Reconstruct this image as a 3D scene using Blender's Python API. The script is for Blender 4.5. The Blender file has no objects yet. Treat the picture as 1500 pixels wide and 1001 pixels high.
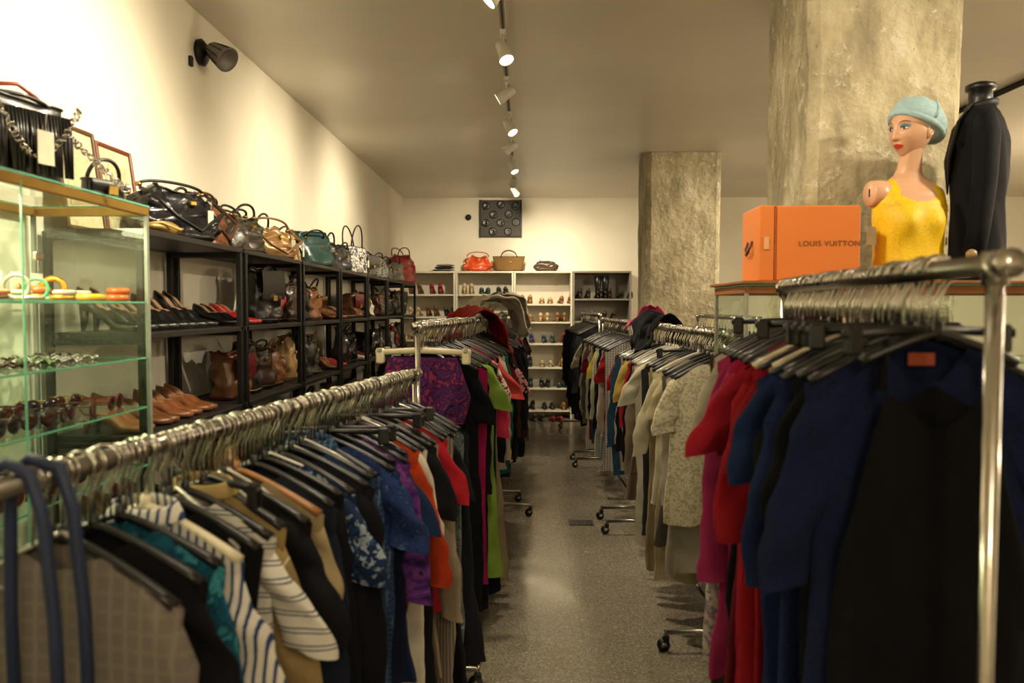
import bpy, math, random
from mathutils import Vector, Matrix, noise
R=random.Random(11)
pi=math.pi
def lin(h):
    h=h.lstrip('#'); o=[]
    for i in (0,2,4):
        c=int(h[i:i+2],16)/255
        o.append(c/12.92 if c<=.04045 else ((c+.055)/1.055)**2.4)
    return (*o,1)
# ------------------------------------------------------------------ materials
_mc={}
def newmat(name):
    m=bpy.data.materials.new(name); m.use_nodes=True
    nt=m.node_tree; b=nt.nodes['Principled BSDF']
    return m,nt,b
def N(nt,t,**k):
    n=nt.nodes.new(t)
    for a,v in k.items():
        if a in n.inputs: n.inputs[a].default_value=v
        else: setattr(n,a,v)
    return n
def ramp(nt,stops,const=False):
    r=nt.nodes.new('ShaderNodeValToRGB'); e=r.color_ramp.elements
    if const: r.color_ramp.interpolation='CONSTANT'
    e[0].position=stops[0][0]; e[0].color=stops[0][1]
    e[1].position=stops[1][0]; e[1].color=stops[1][1]
    for p,c in stops[2:]:
        x=e.new(p); x.color=c
    return r
def dark(c,k): return (c[0]*k,c[1]*k,c[2]*k,1)
def addbump(nt,b,src,strength,dist=.01):
    bp=N(nt,'ShaderNodeBump'); bp.inputs['Strength'].default_value=strength; bp.inputs['Distance'].default_value=dist
    nt.links.new(src,bp.inputs['Height']); nt.links.new(bp.outputs['Normal'],b.inputs['Normal'])
def solid(hexc,rough=.5,metal=0,var=.25,scale=12,bump=0,coat=0):
    k=('s',hexc,rough,metal,var,scale,bump,coat)
    if k in _mc: return _mc[k]
    m,nt,b=newmat('surf_'+hexc.lstrip('#'))
    c=lin(hexc); tc=N(nt,'ShaderNodeTexCoord'); n=N(nt,'ShaderNodeTexNoise'); n.inputs['Scale'].default_value=scale; n.inputs['Detail'].default_value=4
    nt.links.new(tc.outputs['Object'],n.inputs['Vector'])
    r=ramp(nt,[(.3,dark(c,1-var)),(.7,c)]); nt.links.new(n.outputs['Fac'],r.inputs['Fac'])
    nt.links.new(r.outputs['Color'],b.inputs['Base Color'])
    b.inputs['Roughness'].default_value=rough; b.inputs['Metallic'].default_value=metal
    b.inputs['Coat Weight'].default_value=coat
    if bump: addbump(nt,b,n.outputs['Fac'],bump)
    _mc[k]=m; return m
def fabric(kind,*cols,scale=1.0,rough=.95):
    k=('f',kind,cols,scale,rough)
    if k in _mc: return _mc[k]
    m,nt,b=newmat('fabric_'+kind)
    L=nt.links.new
    cs=[lin(c) for c in cols]
    tc=N(nt,'ShaderNodeTexCoord')
    O=tc.outputs['Object']
    fine=N(nt,'ShaderNodeTexNoise'); fine.inputs['Scale'].default_value=40; fine.inputs['Detail'].default_value=8; fine.inputs['Roughness'].default_value=.75; L(O,fine.inputs['Vector'])
    if kind=='plain':
        n=N(nt,'ShaderNodeTexNoise'); n.inputs['Scale'].default_value=9*scale; n.inputs['Detail'].default_value=5; L(O,n.inputs['Vector'])
        r=ramp(nt,[(.3,dark(cs[0],.66)),(.7,cs[0])]); L(n.outputs['Fac'],r.inputs['Fac']); out=r.outputs['Color']
    elif kind in('stripe','hstripe'):
        w=N(nt,'ShaderNodeTexWave'); w.bands_direction='X' if kind=='stripe' else 'Z'
        w.inputs['Scale'].default_value=9*scale; w.inputs['Distortion'].default_value=.6; w.inputs['Detail Scale'].default_value=.6; L(O,w.inputs['Vector'])
        st=[(0,cs[0]),(.74,cs[1])]
        if len(cs)>2: st+= [(.93,cs[2])]
        r=ramp(nt,st,True); L(w.outputs['Fac'],r.inputs['Fac']); out=r.outputs['Color']
    elif kind=='plaid':
        ws=[]
        for d in 'XZ':
            w=N(nt,'ShaderNodeTexWave'); w.bands_direction=d; w.inputs['Scale'].default_value=7*scale; L(O,w.inputs['Vector'])
            r=ramp(nt,[(0,(0,0,0,1)),(.82,(1,1,1,1))],True); L(w.outputs['Fac'],r.inputs['Fac']); ws.append(r)
        mx=N(nt,'ShaderNodeMix'); mx.data_type='RGBA'; mx.blend_type='ADD'; mx.inputs[0].default_value=.5
        L(ws[0].outputs[0],mx.inputs[6]); L(ws[1].outputs[0],mx.inputs[7])
        r=ramp(nt,[(0,cs[0]),(.9,cs[1])]); L(mx.outputs[2],r.inputs['Fac']); out=r.outputs['Color']
    elif kind=='floral':
        v=N(nt,'ShaderNodeTexVoronoi'); v.inputs['Scale'].default_value=45*scale; L(O,v.inputs['Vector'])
        nn=N(nt,'ShaderNodeTexNoise'); nn.inputs['Scale'].default_value=24*scale; nn.inputs['Distortion'].default_value=1.5; L(O,nn.inputs['Vector'])
        sp=N(nt,'ShaderNodeSeparateColor'); L(v.outputs['Color'],sp.inputs[0])
        ad=N(nt,'ShaderNodeMath'); ad.operation='ADD'; L(sp.outputs[0],ad.inputs[0]); L(nn.outputs['Fac'],ad.inputs[1])
        ml=N(nt,'ShaderNodeMath'); ml.operation='MULTIPLY'; ml.inputs[1].default_value=.62; L(ad.outputs[0],ml.inputs[0])
        n_=len(cs); r=ramp(nt,[(.12+.66*i/n_,cs[i]) for i in range(n_)],True); L(ml.outputs[0],r.inputs['Fac']); out=r.outputs['Color']
    else: # tiedye
        n=N(nt,'ShaderNodeTexNoise'); n.inputs['Scale'].default_value=7*scale; n.inputs['Distortion'].default_value=2; n.inputs['Detail'].default_value=6; L(O,n.inputs['Vector'])
        n_=len(cs); r=ramp(nt,[(.32+.4*i/max(1,n_-1),cs[i]) for i in range(n_)]); L(n.outputs['Fac'],r.inputs['Fac']); out=r.outputs['Color']
    L(out,b.inputs['Base Color']); b.inputs['Roughness'].default_value=rough
    b.inputs['Specular IOR Level'].default_value=.2
    addbump(nt,b,fine.outputs['Fac'],.5,.006)
    _mc[k]=m; return m
def emis(hexc,s):
    k=('e',hexc,s)
    if k in _mc: return _mc[k]
    m,nt,b=newmat('lamp_glow'); b.inputs['Emission Color'].default_value=lin(hexc); b.inputs['Emission Strength'].default_value=s
    _mc[k]=m; return m
def glassmat(tint,name='clear_glass'):
    m=bpy.data.materials.new(name); m.use_nodes=True; nt=m.node_tree; nt.nodes.clear(); L=nt.links.new
    o=N(nt,'ShaderNodeOutputMaterial'); t=N(nt,'ShaderNodeBsdfTransparent'); t.inputs[0].default_value=lin(tint)
    g=N(nt,'ShaderNodeBsdfGlossy'); g.inputs['Roughness'].default_value=.02; g.inputs[0].default_value=(.95,1,.95,1)
    f=N(nt,'ShaderNodeLayerWeight'); f.inputs[0].default_value=.5
    pw=N(nt,'ShaderNodeMath'); pw.operation='POWER'; pw.inputs[1].default_value=4; L(f.outputs['Facing'],pw.inputs[0])
    ma=N(nt,'ShaderNodeMath'); ma.operation='MULTIPLY_ADD'; ma.inputs[1].default_value=.6; ma.inputs[2].default_value=.06; L(pw.outputs[0],ma.inputs[0])
    mx=N(nt,'ShaderNodeMixShader'); L(ma.outputs[0],mx.inputs[0]); L(t.outputs[0],mx.inputs[1]); L(g.outputs[0],mx.inputs[2]); L(mx.outputs[0],o.inputs[0])
    return m
CHROME=solid('#c9c5bd',.16,1,.12,30)
CHROMED=solid('#8f8b84',.28,1,.2,30)
BLK=solid('#0d0c0d',.38,0,.2)
BLKMETAL=solid('#131211',.45,.3,.2)
CREAM=solid('#d8cdaf',.4,0,.12)
WOODH=solid('#9c6a3c',.45,0,.3)
CLEARH=solid('#b9b6ab',.12,.2,.1)
GLASS=glassmat('#f1f8f2'); GLASSEDGE=solid('#6cae90',.12,0,.2,8,0,.5)
# ------------------------------------------------------------------ mesh builder
class MB:
    def __init__(s): s.v=[];s.f=[];s.m=[];s.s=[];s.mats=[]
    def mi(s,mat):
        if mat not in s.mats: s.mats.append(mat)
        return s.mats.index(mat)
    def add(s,vs,fs,mat,M=None,smooth=True):
        o=len(s.v); 
        s.v+= [tuple(M@Vector(p)) if M is not None else tuple(p) for p in vs]
        if isinstance(mat,list): ids=[s.mi(x) for x in mat]
        else: ids=[s.mi(mat)]*len(fs)
        for f,i in zip(fs,ids):
            s.f.append([a+o for a in f]); s.m.append(i); s.s.append(smooth)
    def pane(s,c,d,mat):
        x,y,z=d[0]/2,d[1]/2,d[2]/2
        if d[0]==0: vs=[(0,-y,-z),(0,y,-z),(0,y,z),(0,-y,z)]
        elif d[1]==0: vs=[(-x,0,-z),(x,0,-z),(x,0,z),(-x,0,z)]
        else: vs=[(-x,-y,0),(x,-y,0),(x,y,0),(-x,y,0)]
        s.add([(c[0]+a,c[1]+b,c[2]+e) for a,b,e in vs],[[0,1,2,3]],mat,None,False)
    def box(s,c,d,mat,M=None,b=.004):
        x,y,z=d[0]/2,d[1]/2,d[2]/2; b=min(b,x*.45,y*.45,z*.45)
        def ring(zz,i):
            X,Y=x-i,y-i
            return [(c[0]+a,c[1]+e,c[2]+zz) for a,e in((X-b,-Y),(X,-Y+b),(X,Y-b),(X-b,Y),(-X+b,Y),(-X,Y-b),(-X,-Y+b),(-X+b,-Y))]
        s.loft([ring(-z,b*.7),ring(-z+b,0),ring(z-b,0),ring(z,b*.7)],mat,True,True,M,False)
    def loft(s,rings,mat,c0=False,c1=False,M=None,smooth=True,matf=None):
        n=len(rings[0]); vs=[p for r in rings for p in r]; fs=[]; ms=[]
        for i in range(len(rings)-1):
            for j in range(n):
                k=(j+1)%n
                f=[i*n+j,i*n+k,(i+1)*n+k,(i+1)*n+j]; fs.append(f)
                if matf: 
                    c=[sum(vs[a][q] for a in f)/4 for q in range(3)]; ms.append(matf(c))
        if c0: fs.append(list(range(n))[::-1]); ms.append(mat)
        if c1: fs.append([(len(rings)-1)*n+j for j in range(n)]); ms.append(mat)
        s.add(vs,fs,ms if matf else mat,M,smooth)
    def tube(s,pts,r,mat,n=8,M=None,sq=1.0,up=None,closed=False):
        P=[Vector(p) for p in pts]; k=len(P); rings=[]; nrm=None
        for i in range(k):
            if closed: t=P[(i+1)%k]-P[i-1]
            else: t=P[min(i+1,k-1)]-P[max(i-1,0)]
            if t.length<1e-9: t=Vector((0,0,1))
            t.normalize()
            if nrm is None:
                u=Vector(up) if up else (Vector((0,0,1)) if abs(t.z)<.9 else Vector((1,0,0)))
                nrm=(u-t*u.dot(t)).normalized()
            else:
                q=nrm-t*nrm.dot(t)
                nrm=q.normalized() if q.length>1e-6 else nrm
            bn=t.cross(nrm); rr=r[i] if isinstance(r,(list,tuple)) else r
            rings.append([tuple(P[i]+nrm*math.cos(2*pi*j/n)*rr+bn*math.sin(2*pi*j/n)*rr*sq) for j in range(n)])
        if closed: rings.append(rings[0]); s.loft(rings,mat,M=M)
        else: s.loft(rings,mat,True,True,M)
    def lathe(s,prof,mat,n=20,M=None,c0=True,c1=True):
        s.loft([[(r*math.cos(2*pi*j/n),r*math.sin(2*pi*j/n),z) for j in range(n)] for r,z in prof],mat,c0,c1,M)
    def ell(s,c,r,mat,M=None,n=16,m=10,fn=None,matf=None):
        rings=[]
        for i in range(m+1):
            th=-pi/2+pi*i/m; th=max(-pi/2+.02,min(pi/2-.02,th)); ring=[]
            for j in range(n):
                a=2*pi*j/n; p=[r[0]*math.cos(th)*math.cos(a),r[1]*math.cos(th)*math.sin(a),r[2]*math.sin(th)]
                if fn: p=fn(p)
                ring.append((c[0]+p[0],c[1]+p[1],c[2]+p[2]))
            rings.append(ring)
        s.loft(rings,mat,True,True,M,True,matf)
    def obj(s,name,loc=(0,0,0),rz=0,parent=None):
        me=bpy.data.meshes.new(name); me.from_pydata(s.v,[],s.f)
        for m in s.mats: me.materials.append(m)
        me.polygons.foreach_set('material_index',s.m); me.polygons.foreach_set('use_smooth',s.s); me.update()
        o=bpy.data.objects.new(name,me); bpy.context.collection.objects.link(o); o.location=loc; o.rotation_euler=(0,0,rz)
        if parent: o.parent=parent
        return o
def T(x,y,z,rz=0,s=1,rx=0,ry=0):
    return Matrix.Translation((x,y,z))@Matrix.Rotation(rz,4,'Z')@Matrix.Rotation(ry,4,'Y')@Matrix.Rotation(rx,4,'X')@Matrix.Scale(s,4)
# ------------------------------------------------------------------ room
XL,XR,YB,YF,H=-1.66,7.0,10.85,-2.2,3.0
def wallmat():
    m,nt,b=newmat('plaster_wall'); L=nt.links.new; tc=N(nt,'ShaderNodeTexCoord')
    n=N(nt,'ShaderNodeTexNoise'); n.inputs['Scale'].default_value=1.3; n.inputs['Detail'].default_value=6; L(tc.outputs['Object'],n.inputs['Vector'])
    r=ramp(nt,[(.3,lin('#ddd7c4')),(.7,lin('#ebe6d6'))]); L(n.outputs['Fac'],r.inputs['Fac']); L(r.outputs[0],b.inputs['Base Color']); b.inputs['Roughness'].default_value=.8
    n2=N(nt,'ShaderNodeTexNoise'); n2.inputs['Scale'].default_value=40; L(tc.outputs['Object'],n2.inputs['Vector']); addbump(nt,b,n2.outputs['Fac'],.08,.01)
    return m
def ceilmat():
    m,nt,b=newmat('painted_ceiling'); L=nt.links.new; tc=N(nt,'ShaderNodeTexCoord')
    n=N(nt,'ShaderNodeTexNoise'); n.inputs['Scale'].default_value=.9; n.inputs['Detail'].default_value=2; L(tc.outputs['Object'],n.inputs['Vector'])
    r=ramp(nt,[(.35,lin('#d6cfc0')),(.7,lin('#e0dacb'))]); L(n.outputs['Fac'],r.inputs['Fac']); L(r.outputs[0],b.inputs['Base Color']); b.inputs['Roughness'].default_value=.38
    addbump(nt,b,n.outputs['Fac'],.15,.05)
    return m
def floormat():
    m,nt,b=newmat('terrazzo_floor'); L=nt.links.new; tc=N(nt,'ShaderNodeTexCoord')
    v=N(nt,'ShaderNodeTexVoronoi'); v.inputs['Scale'].default_value=170; L(tc.outputs['Object'],v.inputs['Vector'])
    sp=N(nt,'ShaderNodeSeparateColor'); L(v.outputs['Color'],sp.inputs[0])
    r=ramp(nt,[(0,lin('#676054')),(.25,lin('#7e7668')),(.6,lin('#746c5f')),(.8,lin('#898071')),(.93,lin('#9a9182'))],True); L(sp.outputs[0],r.inputs['Fac'])
    br=N(nt,'ShaderNodeTexBrick'); br.offset=0; br.inputs['Scale'].default_value=1; br.inputs['Brick Width'].default_value=.4; br.inputs['Row Height'].default_value=.4; br.inputs['Mortar Size'].default_value=.0025
    br.inputs['Color1'].default_value=(1,1,1,1); br.inputs['Color2'].default_value=(.92,.92,.92,1); br.inputs['Mortar'].default_value=(.75,.75,.75,1); L(tc.outputs['Object'],br.inputs['Vector'])
    mx=N(nt,'ShaderNodeMix'); mx.data_type='RGBA'; mx.blend_type='MULTIPLY'; mx.inputs[0].default_value=1; L(r.outputs[0],mx.inputs[6]); L(br.outputs['Color'],mx.inputs[7])
    L(mx.outputs[2],b.inputs['Base Color'])
    n=N(nt,'ShaderNodeTexNoise'); n.inputs['Scale'].default_value=3; n.inputs['Detail'].default_value=6; L(tc.outputs['Object'],n.inputs['Vector'])
    mr=N(nt,'ShaderNodeMapRange'); mr.inputs[1].default_value=.3; mr.inputs[2].default_value=.7; mr.inputs[3].default_value=.09; mr.inputs[4].default_value=.28; L(n.outputs['Fac'],mr.inputs[0]); L(mr.outputs[0],b.inputs['Roughness'])
    b.inputs['Specular IOR Level'].default_value=.65
    return m
def concmat():
    m,nt,b=newmat('rough_concrete'); L=nt.links.new; tc=N(nt,'ShaderNodeTexCoord')
    mp=N(nt,'ShaderNodeMapping'); mp.inputs['Scale'].default_value=(3,3,1.3); L(tc.outputs['Object'],mp.inputs[0])
    n=N(nt,'ShaderNodeTexNoise'); n.inputs['Scale'].default_value=2.0; n.inputs['Detail'].default_value=10; n.inputs['Roughness'].default_value=.62; L(mp.outputs[0],n.inputs['Vector'])
    r=ramp(nt,[(.32,lin('#877e68')),(.45,lin('#a0967a')),(.55,lin('#b3a88a')),(.68,lin('#c6bda2'))]); L(n.outputs['Fac'],r.inputs['Fac'])
    v=N(nt,'ShaderNodeTexNoise'); v.inputs['Scale'].default_value=11; v.inputs['Detail'].default_value=10; v.inputs['Roughness'].default_value=.8; L(tc.outputs['Object'],v.inputs['Vector'])
    r2=ramp(nt,[(.55,(0,0,0,1)),(.61,(1,1,1,1))]); L(v.outputs['Fac'],r2.inputs['Fac'])
    mx=N(nt,'ShaderNodeMix'); mx.data_type='RGBA'; L(r2.outputs[0],mx.inputs[0]); L(r.outputs[0],mx.inputs[6]); mx.inputs[7].default_value=lin('#cbc4b0')
    v3=N(nt,'ShaderNodeTexNoise'); v3.inputs['Scale'].default_value=20; v3.inputs['Detail'].default_value=10; v3.inputs['Roughness'].default_value=.85; L(tc.outputs['Object'],v3.inputs['Vector'])
    r3=ramp(nt,[(.36,(1,1,1,1)),(.41,(0,0,0,1))]); L(v3.outputs['Fac'],r3.inputs['Fac'])
    mx2=N(nt,'ShaderNodeMix'); mx2.data_type='RGBA'; L(r3.outputs[0],mx2.inputs[0]); L(mx.outputs[2],mx2.inputs[6]); mx2.inputs[7].default_value=lin('#6a6251')
    L(mx2.outputs[2],b.inputs['Base Color']); b.inputs['Roughness'].default_value=.9
    n3=N(nt,'ShaderNodeTexNoise'); n3.inputs['Scale'].default_value=22; n3.inputs['Detail'].default_value=8; L(tc.outputs['Object'],n3.inputs['Vector'])
    addbump(nt,b,n3.outputs['Fac'],.8,.025)
    return m
WALL=wallmat(); CEIL=ceilmat(); FLOOR=floormat(); CONC=concmat()
def slab(name,c,d,mat):
    mb=MB(); mb.box((0,0,0),d,mat,b=.0005); return mb.obj(name,c)
cx,cy=(XL+XR)/2,(YB+YF)/2; W_,D_=XR-XL,YB-YF
slab('floor',(cx,cy,-.05),(W_+.4,D_+.4,.1),FLOOR)
slab('ceiling',(cx,cy,H+.05),(W_+.4,D_+.4,.1),CEIL)
slab('wall_left',(XL-.05,cy,H/2),(.1,D_+.2,H),WALL)
slab('wall_right',(XR+.05,cy,H/2),(.1,D_+.2,H),WALL)
slab('wall_back',(cx,YB+.05,H/2),(W_,.1,H),WALL)
slab('wall_front',(cx,YF-.05,H/2),(W_,.1,H),WALL)
slab('baseboard_back',(4.2,YB-.008,.05),(5.4,.014,.1),solid('#8a8069',.5))
mb=MB(); mb.box((0,0,.003),(.17,.13,.006),solid('#3a352d',.5,.4),b=.001)
for k in range(6): mb.box((-.065+.026*k,0,.0065),(.009,.11,.003),BLK,b=.0005)
mb.obj('floor_drain_cover',(.40,5.4,0))
def pillar(x0,x1,y0,y1,seed):
    mb=MB(); rings=[]; nz=90; ns=16
    for i in range(nz+1):
        z=H*i/nz*.999; ring=[]
        per=[(x0+(x1-x0)*k/ns,y0) for k in range(ns)]+[(x1,y0+(y1-y0)*k/ns) for k in range(ns)]+[(x1-(x1-x0)*k/ns,y1) for k in range(ns)]+[(x0,y1-(y1-y0)*k/ns) for k in range(ns)]
        for (x,y) in per:
            nn=noise.noise_vector(Vector((x*9+seed,y*9,z*9)))*.006+noise.noise_vector(Vector((x*2+seed,y*2,z*2)))*.008
            e=0
            ex=min(abs(x-x0),abs(x-x1)); ey=min(abs(y-y0),abs(y-y1))
            if ex<.02 and ey<.02: e=.016+.012*abs(noise.noise(Vector((x,y,z*14+seed))))
            dx=-e if x>(x0+x1)/2 else e; dy=-e if y>(y0+y1)/2 else e
            ring.append((x+nn.x+dx-(x0+x1)/2,y+nn.y+dy-(y0+y1)/2,z))
        rings.append(ring)
    mb.loft(rings,CONC,False,False,None,False); return mb.obj('concrete_pillar',((x0+x1)/2,(y0+y1)/2,0))
pillar(1.217,1.87,3.4,4.0,3); pillar(1.19,1.91,7.67,8.24,17)
# ------------------------------------------------------------------ lights
LS=.62; LF=.54
WARM=(1,.85,.60)
def lamp(kind,loc,en,col=WARM,parent=None,aim=None,**k):
    l=bpy.data.lights.new('light',kind); l.energy=en; l.color=col
    for a,v in k.items(): setattr(l,a,v)
    o=bpy.data.objects.new('light_source',l); bpy.context.collection.objects.link(o); o.location=loc
    if aim is not None: o.rotation_euler=(Vector(aim)-Vector(loc)).to_track_quat('-Z','Y').to_euler()
    if parent: o.parent=parent
    return o
WHITEP=solid('#ddd8cc',.4)
def track(x,y0,y1,mat):
    mb=MB(); mb.box((0,0,0),(.035,y1-y0,.03),mat); mb.box((0,0,-.017),(.012,y1-y0-.02,.006),BLK); mb.obj('ceiling_light_track',(x,(y0+y1)/2,H-.0155))
track(-.11,1.2,10.2,solid('#b5ae9f',.4)); track(3.3,2.,9,BLKMETAL)
def spot(x,y,aim,en,angle=70,glow=40,body=WHITEP):
    e=bpy.data.objects.new('track_spotlight',None); bpy.context.collection.objects.link(e); e.location=(x,y,H)
    mb=MB(); mb.box((0,0,-.045),(.03,.09,.03),body); mb.tube([(0,0,-.05),(0,0,-.11)],.008,body)
    d=(Vector(aim)-Vector((x,y,H-.14))).normalized()
    q=d.to_track_quat('Z','Y').to_matrix().to_4x4(); M=Matrix.Translation((0,0,-.135))@q
    mb.lathe([(.014,-.06),(.028,-.052),(.032,-.02),(.034,.03),(.043,.055),(.043,.066),(.038,.066),(.036,.05)],body,20,M,True,False)
    mb.lathe([(.036,.054),(.02,.060),(.004,.062)],emis('#fff0cf',glow),16,M,False,True)
    mb.obj('spot_head',parent=e)
    p=Vector((0,0,-.135))+d*.085
    l=lamp('SPOT',p,en*LS,parent=e,spot_size=math.radians(angle),spot_blend=1,shadow_soft_size=.05)
    l.rotation_euler=d.to_track_quat('-Z','Y').to_euler()
spot(-.11,2.6,(-1.66,2.75,2.1),320,90)
spot(-.11,3.45,(-1.4,3.3,1.5),170,95)
spot(-.11,4.25,(.55,3.4,.9),230,95)
spot(-.11,5.1,(-1.66,5.2,1.9),240,95)
spot(-.11,6.0,(.9,5.2,1.0),240,90)
spot(-.11,6.8,(-1.66,7.0,1.9),230,95)
spot(-.11,7.7,(.7,7.0,1.0),200,90)
spot(-.11,8.6,(-.4,10.8,1.5),270,95)
spot(-.11,9.3,(.9,10.8,1.6),220,95)
spot(-.11,2.0,(1.25,3.4,2.0),190,80)
spot(-.11,1.6,(-.7,2.3,.9),120,90)
spot(3.3,2.2,(1.6,3.2,2.0),340,80,40,BLKMETAL)  # invented spot on the right track, out of view, added for general light
spot(3.3,6.4,(1.9,7.9,1.6),260,90,40,BLKMETAL)  # also an added spot, unseen, for general light near the far pillar
def fillpanel(x,y,sx,sy,en):  # invented panel fixtures out of view, added as ambient fill
    mb=MB(); fr=solid('#bdb8aa',.4)
    for sgn in(-1,1):
        mb.box((sgn*(sx/2+.02),0,0),(.04,sy+.08,.05),fr); mb.box((0,sgn*(sy/2+.02),0),(sx,.04,.05),fr)
    mb.box((0,0,.015),(sx,sy,.01),solid('#d8d2c0',.6))
    o=mb.obj('added_fill_panel',(x,y,H-.026)); lamp('AREA',(0,0,-.005),en*LF,(1,.88,.70),o,None,shape='RECTANGLE',size=sx*.95,size_y=sy*.95)
fillpanel(.5,-1.4,1.4,.9,25); fillpanel(5.3,4.5,1.2,5,230)
def fillglobe(x,y,s,z=2.3):  # glowing globes added out of view to brighten the ceiling and room
    mb=MB(); mb.ell((0,0,z-H),(.16,.16,.16),emis('#ffe6c0',s*LF),n=20,m=14); mb.tube([(0,0,z-H+.15),(0,0,-.02)],.006,BLKMETAL,6); mb.lathe([(.05,-.03),(.05,0)],BLKMETAL,16)
    mb.obj('added_fill_globe',(x,y,H-.001))
fillglobe(.5,-1.3,100,2.35); fillglobe(5.5,2.6,190); fillglobe(5.6,6.6,250)
w=bpy.data.worlds.new('world'); bpy.context.scene.world=w; w.use_nodes=True; w.node_tree.nodes['Background'].inputs[0].default_value=(.9,.8,.6,1); w.node_tree.nodes['Background'].inputs[1].default_value=.15
# wall lamp
mb=MB(); G=solid('#77736c',.45,.2)
My=Matrix.Rotation(pi/2,4,'Y')
mb.lathe([(.065,0),(.068,.02),(.05,.035)],BLKMETAL,24,My)
mb.tube([(.03,0,0),(.07,0,.0),(.09,-.0,.0)],.014,BLKMETAL)
Mh=T(.10,0,-.005,0,.8)@Matrix.Rotation(math.radians(125),4,'Y')@Matrix.Rotation(.25,4,'X')
mb.lathe([(.012,-.075),(.04,-.07),(.052,-.045),(.06,.0),(.072,.06),(.082,.085),(.08,.09),(.06,.07),(.02,.05)],G,28,Mh)
for a in range(10):
    t=2*pi*a/10; mb.tube([(.05*math.cos(t),.05*math.sin(t),-.05),(.063*math.cos(t),.063*math.sin(t),0),(.078*math.cos(t),.078*math.sin(t),.07)],.003,BLKMETAL,5,Mh)
mb.obj('wall_lamp',(XL,4.05,2.8))
mb=MB(); mb.box((.008,0,0),(.016,.03,.05),BLKMETAL); mb.obj('wall_hook',(XL,3.93,2.72))
mb=MB(); mb.box((0,0,0),(.56,.05,.5),solid('#4a453c',.6,0,.6,70,.3),b=.01)
for (a,b_) in [(-.2,.17),(0,.19),(.2,.17),(-.1,.05),(.11,.06),(-.21,-.06),(0,-.06),(.21,-.05),(-.11,-.18),(.1,-.18)]:
    mb.lathe([(.055,0),(.053,.012),(.03,.006),(.004,.002)],solid('#060606',.3),20,T(a,-.024,b_,0,1,pi/2))
for sx in(-.28,.28): mb.box((sx,-.01,0),(.02,.05,.51),BLKMETAL)
mb.obj('wall_speaker_panel',(-.315,YB-.03,2.71))
mb=MB(); mb.lathe([(.04,0),(.042,.02),(.03,.035),(.01,.04)],BLKMETAL,18,T(0,0,0,0,1,pi/2)); mb.obj('wall_sensor',(-.76,YB,2.73))
# ------------------------------------------------------------------ small goods
def shoe(mb,M,mat,h=.05,L=.24,boot=0,lin_=None):
    lin_=lin_ or solid('#7a5a3c',.7); n=12; rings=[]; ns=14
    for i in range(ns+1):
        s=i/ns
        zb=.006+h*max(0,1-s/.62)**.8 if s<.62 else .006
        w=.022+.012*math.sin(min(1,s/.25)*pi/2)+(.010*math.exp(-((s-.7)/.2)**2)); 
        if s>.82: w*=max(.12,1-((s-.82)/.18)**2*.9)
        if s<.05: w*=.7
        hh=.058 if s<.2 else (.058-(s-.2)/.15*.024 if s<.35 else (.034+.012*math.sin((s-.35)/.3*pi) if s<.65 else .034-.016*(s-.65)/.35))
        ring=[]
        for j in range(n):
            a=2*pi*j/n; ca,sa=math.cos(a),math.sin(a)
            ring.append((s*L,w*ca,zb+hh*(.5+.5*sa) if sa>-.3 else zb))
        rings.append(ring)
    def mf(c):
        s=c[0]/L
        return lin_ if (.05<s<.5 and abs(c[1])<.020 and c[2]>.03+h*max(0,1-s/.62)*.9) else mat
    mb.loft(rings,mat,True,True,M,True,mf)
    if h>.02: mb.tube([(.022,0,h*.95),(.016,0,0)],[.018,.008 if h>.05 else .015],mat,8,M)
    else: mb.tube([(0.01,0,.005),(.1,0,.005),(.17,0,.005),(L*.97,0,.005)],[.024,.026,.036,.012],BLK,8,M,.25)
    if boot: mb.tube([(.05,0,.03+h),(.045,0,.08+h),(.04,0,h+boot*.6),(.04,0,h+boot)],[.036,.036,.045,.05],mat,12,M)
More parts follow.
